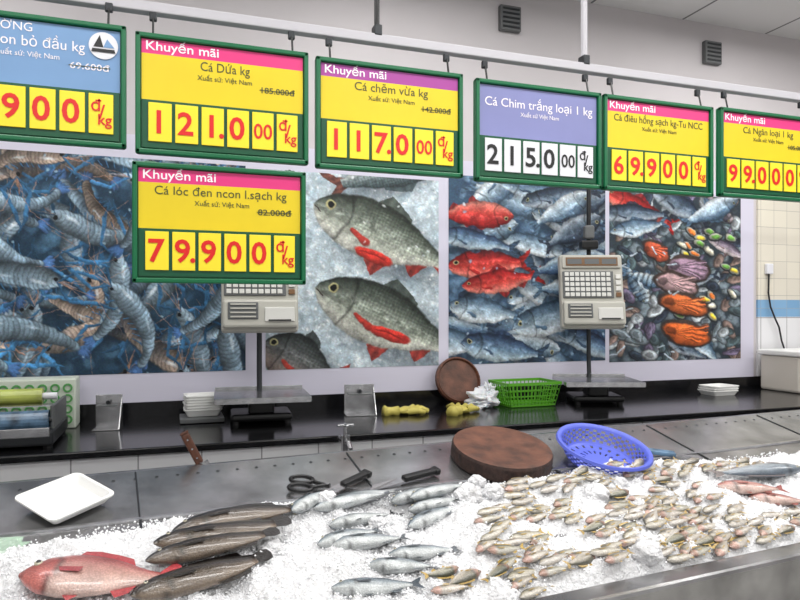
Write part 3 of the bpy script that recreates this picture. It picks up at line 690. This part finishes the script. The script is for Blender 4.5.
b.build('small_fish_pile',smooth=True,cols=True,loc=(1.2,1.5,.92))
ICE.build('crushed_ice',root,smooth=False)

# ================================================================ THINGS ON THE LEDGE
b=MB(); b.T=BP(1.175,1.84,0,.002); r=.163
b.lathe([(0,.0),(r*.97,.0),(r,.008),(r,.044),(r*.975,.052)],'wood2',48); b.lathe([(r*.975,.052),(r*.9,.0535),(r*.5,.051),(0,.049)],'wood',48); b.build('round_chopping_block',smooth=False)
b=MB(); b.T=BP(1.51,1.755,.2,.006)@RX(radians(4)); n=60; prof=[(0,.0),(.03,0),(.05,0),(.07,0),(.09,0),(.105,.002),(.115,.006)]; wall=[(.12,.012),(.125,.020),(.1285,.028),(.132,.036),(.1355,.044),(.139,.051),(.142,.057)]
rim=[(.145,.060),(.153,.062),(.155,.056)]; P=prof+wall+rim; vs=[];fs=[]
for (r,z) in P:
    for j in range(n): q=2*pi*j/n; vs.append((max(r,.001)*cos(q),max(r,.001)*sin(q),z))
for i in range(len(P)-1):
    for j in range(n):
        hole=(j%2==0 and i in(7,9,11)) or (j%2==1 and i in(8,10)) or (i in (2,4) and j%3==0)
        if not hole: fs.append((i*n+j,i*n+(j+1)%n,(i+1)*n+(j+1)%n,(i+1)*n+j))
b.add(vs,fs,'bblue'); o=b.build('blue_plastic_colander'); s_=o.modifiers.new('thick','SOLIDIFY'); s_.thickness=.003
b=MB(); b.T=BP(-.085,1.84,radians(37),.012)@RX(radians(3)); foamtray(b,Matrix.Identity(4),.175,.155,.018); b.build('white_foam_tray')
b=MB(); b.T=TR((.082,2.04,1.05))@RY(radians(-26))
b.box((0,0,.05),(.024,.016,.10),'wood3',.006); b.box((0,0,.102),(.026,.018,.006),'wood3',.003); b.box((.004,0,-.07),(.04,.002,.14),'steel2')
for zz in(.02,.05,.08): b.tube([(0,-.0095,zz),(0,.0095,zz)],.0028,'steel2',8)
b.build('kitchen_knife')
def knife(u,d,rot,hl,bl):
    b=MB(); b.T=BP(u,d,rot,.004)
    b.box((0,0,.012),(hl,.024,.018),'blk',.006); b.box((hl*.45,0,.012),(.02,.032,.02),'blk',.006)
    x=-hl/2; b.add([(x,-.014,.012),(x,.014,.012),(x-bl*.8,.014,.008),(x-bl,-.006,.006),(x-bl*.8,-.014,.008),(x,-.014,.0135),(x,.014,.0135)],[(0,1,2,3,4)],'steel2')
    b.build('fish_knife')
knife(.86,1.785,.22,.13,.12); knife(.66,1.80,.5,.11,.10)
b=MB(); b.T=BP(.56,1.79,-.35,.006)
for sy in(-1,1):
    L_=[(-.06+.032*cos(a),sy*.024+.02*sin(a),.008) for a in np.linspace(0,2*pi,17)]; b.tube(L_,.006,'blk',8)
    b.tube([(-.03,sy*.018,.008),(.0,sy*.004,.008),(.02,-sy*.004,.008)],.006,'blk',8)
    b.add([(.01,-sy*.008,.006+sy*.001),(.01,sy*.004,.006+sy*.001),(.11,-sy*.006,.006+sy*.001)],[(0,1,2)],'steel2')
b.tube([(.012,0,.002),(.012,0,.014)],.005,'steel2',8); b.build('scissors')
b=MB(); b.T=BP(1.76,1.76,-.5,.008); b.box((0,0,.008),(.13,.03,.016),'filmb',.006); b.box((.09,0,.007),(.06,.022,.003),'steel2'); b.build('fish_scaler')
b=MB(); b.T=BP(-.21,1.665,.3,.012); b.ball((0,0,.008),(.055,.035,.012),'clear',24,12,.6,2); b.build('clear_plastic_packet')

# ================================================================ LIGHTS
def area(name,loc,sx,sy,e,col=(1,1,1)):
    l=bpy.data.lights.new(name,'AREA'); l.shape='RECTANGLE'; l.size=sx; l.size_y=sy; l.energy=e; l.color=col
    o=bpy.data.objects.new(name,l); o.location=loc; link(o); return o
for i,(x,y,e) in enumerate([(-.6,.9,15),(1.0,.9,19),(2.6,.9,20),(4.4,1.4,19),(-.6,-1.2,25),(1.4,-1.2,28),(3.4,-1.2,26),(-.9,2.25,7),(1.0,2.25,10),(2.9,2.25,12)]):  # last three, behind the sign rail, are unseen extra lamps added to brighten the wall
    area('ceiling_light',(x,y,3.04),1.2,.3,e,(1,.985,.96))
    b=MB(); b.box((0,0,0),(1.24,.34,.05),'rail',.006); b.box((0,0,-.028),(1.2,.3,.006),'lamp'); o=b.build('ceiling_lamp'); o.location=(x,y,3.09)
w=bpy.data.worlds.new('world'); scn.world=w; w.use_nodes=True; w.node_tree.nodes['Background'].inputs[0].default_value=(1,.99,.98,1); w.node_tree.nodes['Background'].inputs[1].default_value=.6
# ================================================================ CAMERA
cam=bpy.data.cameras.new('camera'); cam.lens=30.0; cam.sensor_width=36; cam.shift_y=.0125; cam.clip_start=.02
co=bpy.data.objects.new('camera',cam); co.location=(0,0,1.5); co.rotation_euler=(pi/2,0,radians(-19)); link(co); scn.camera=co
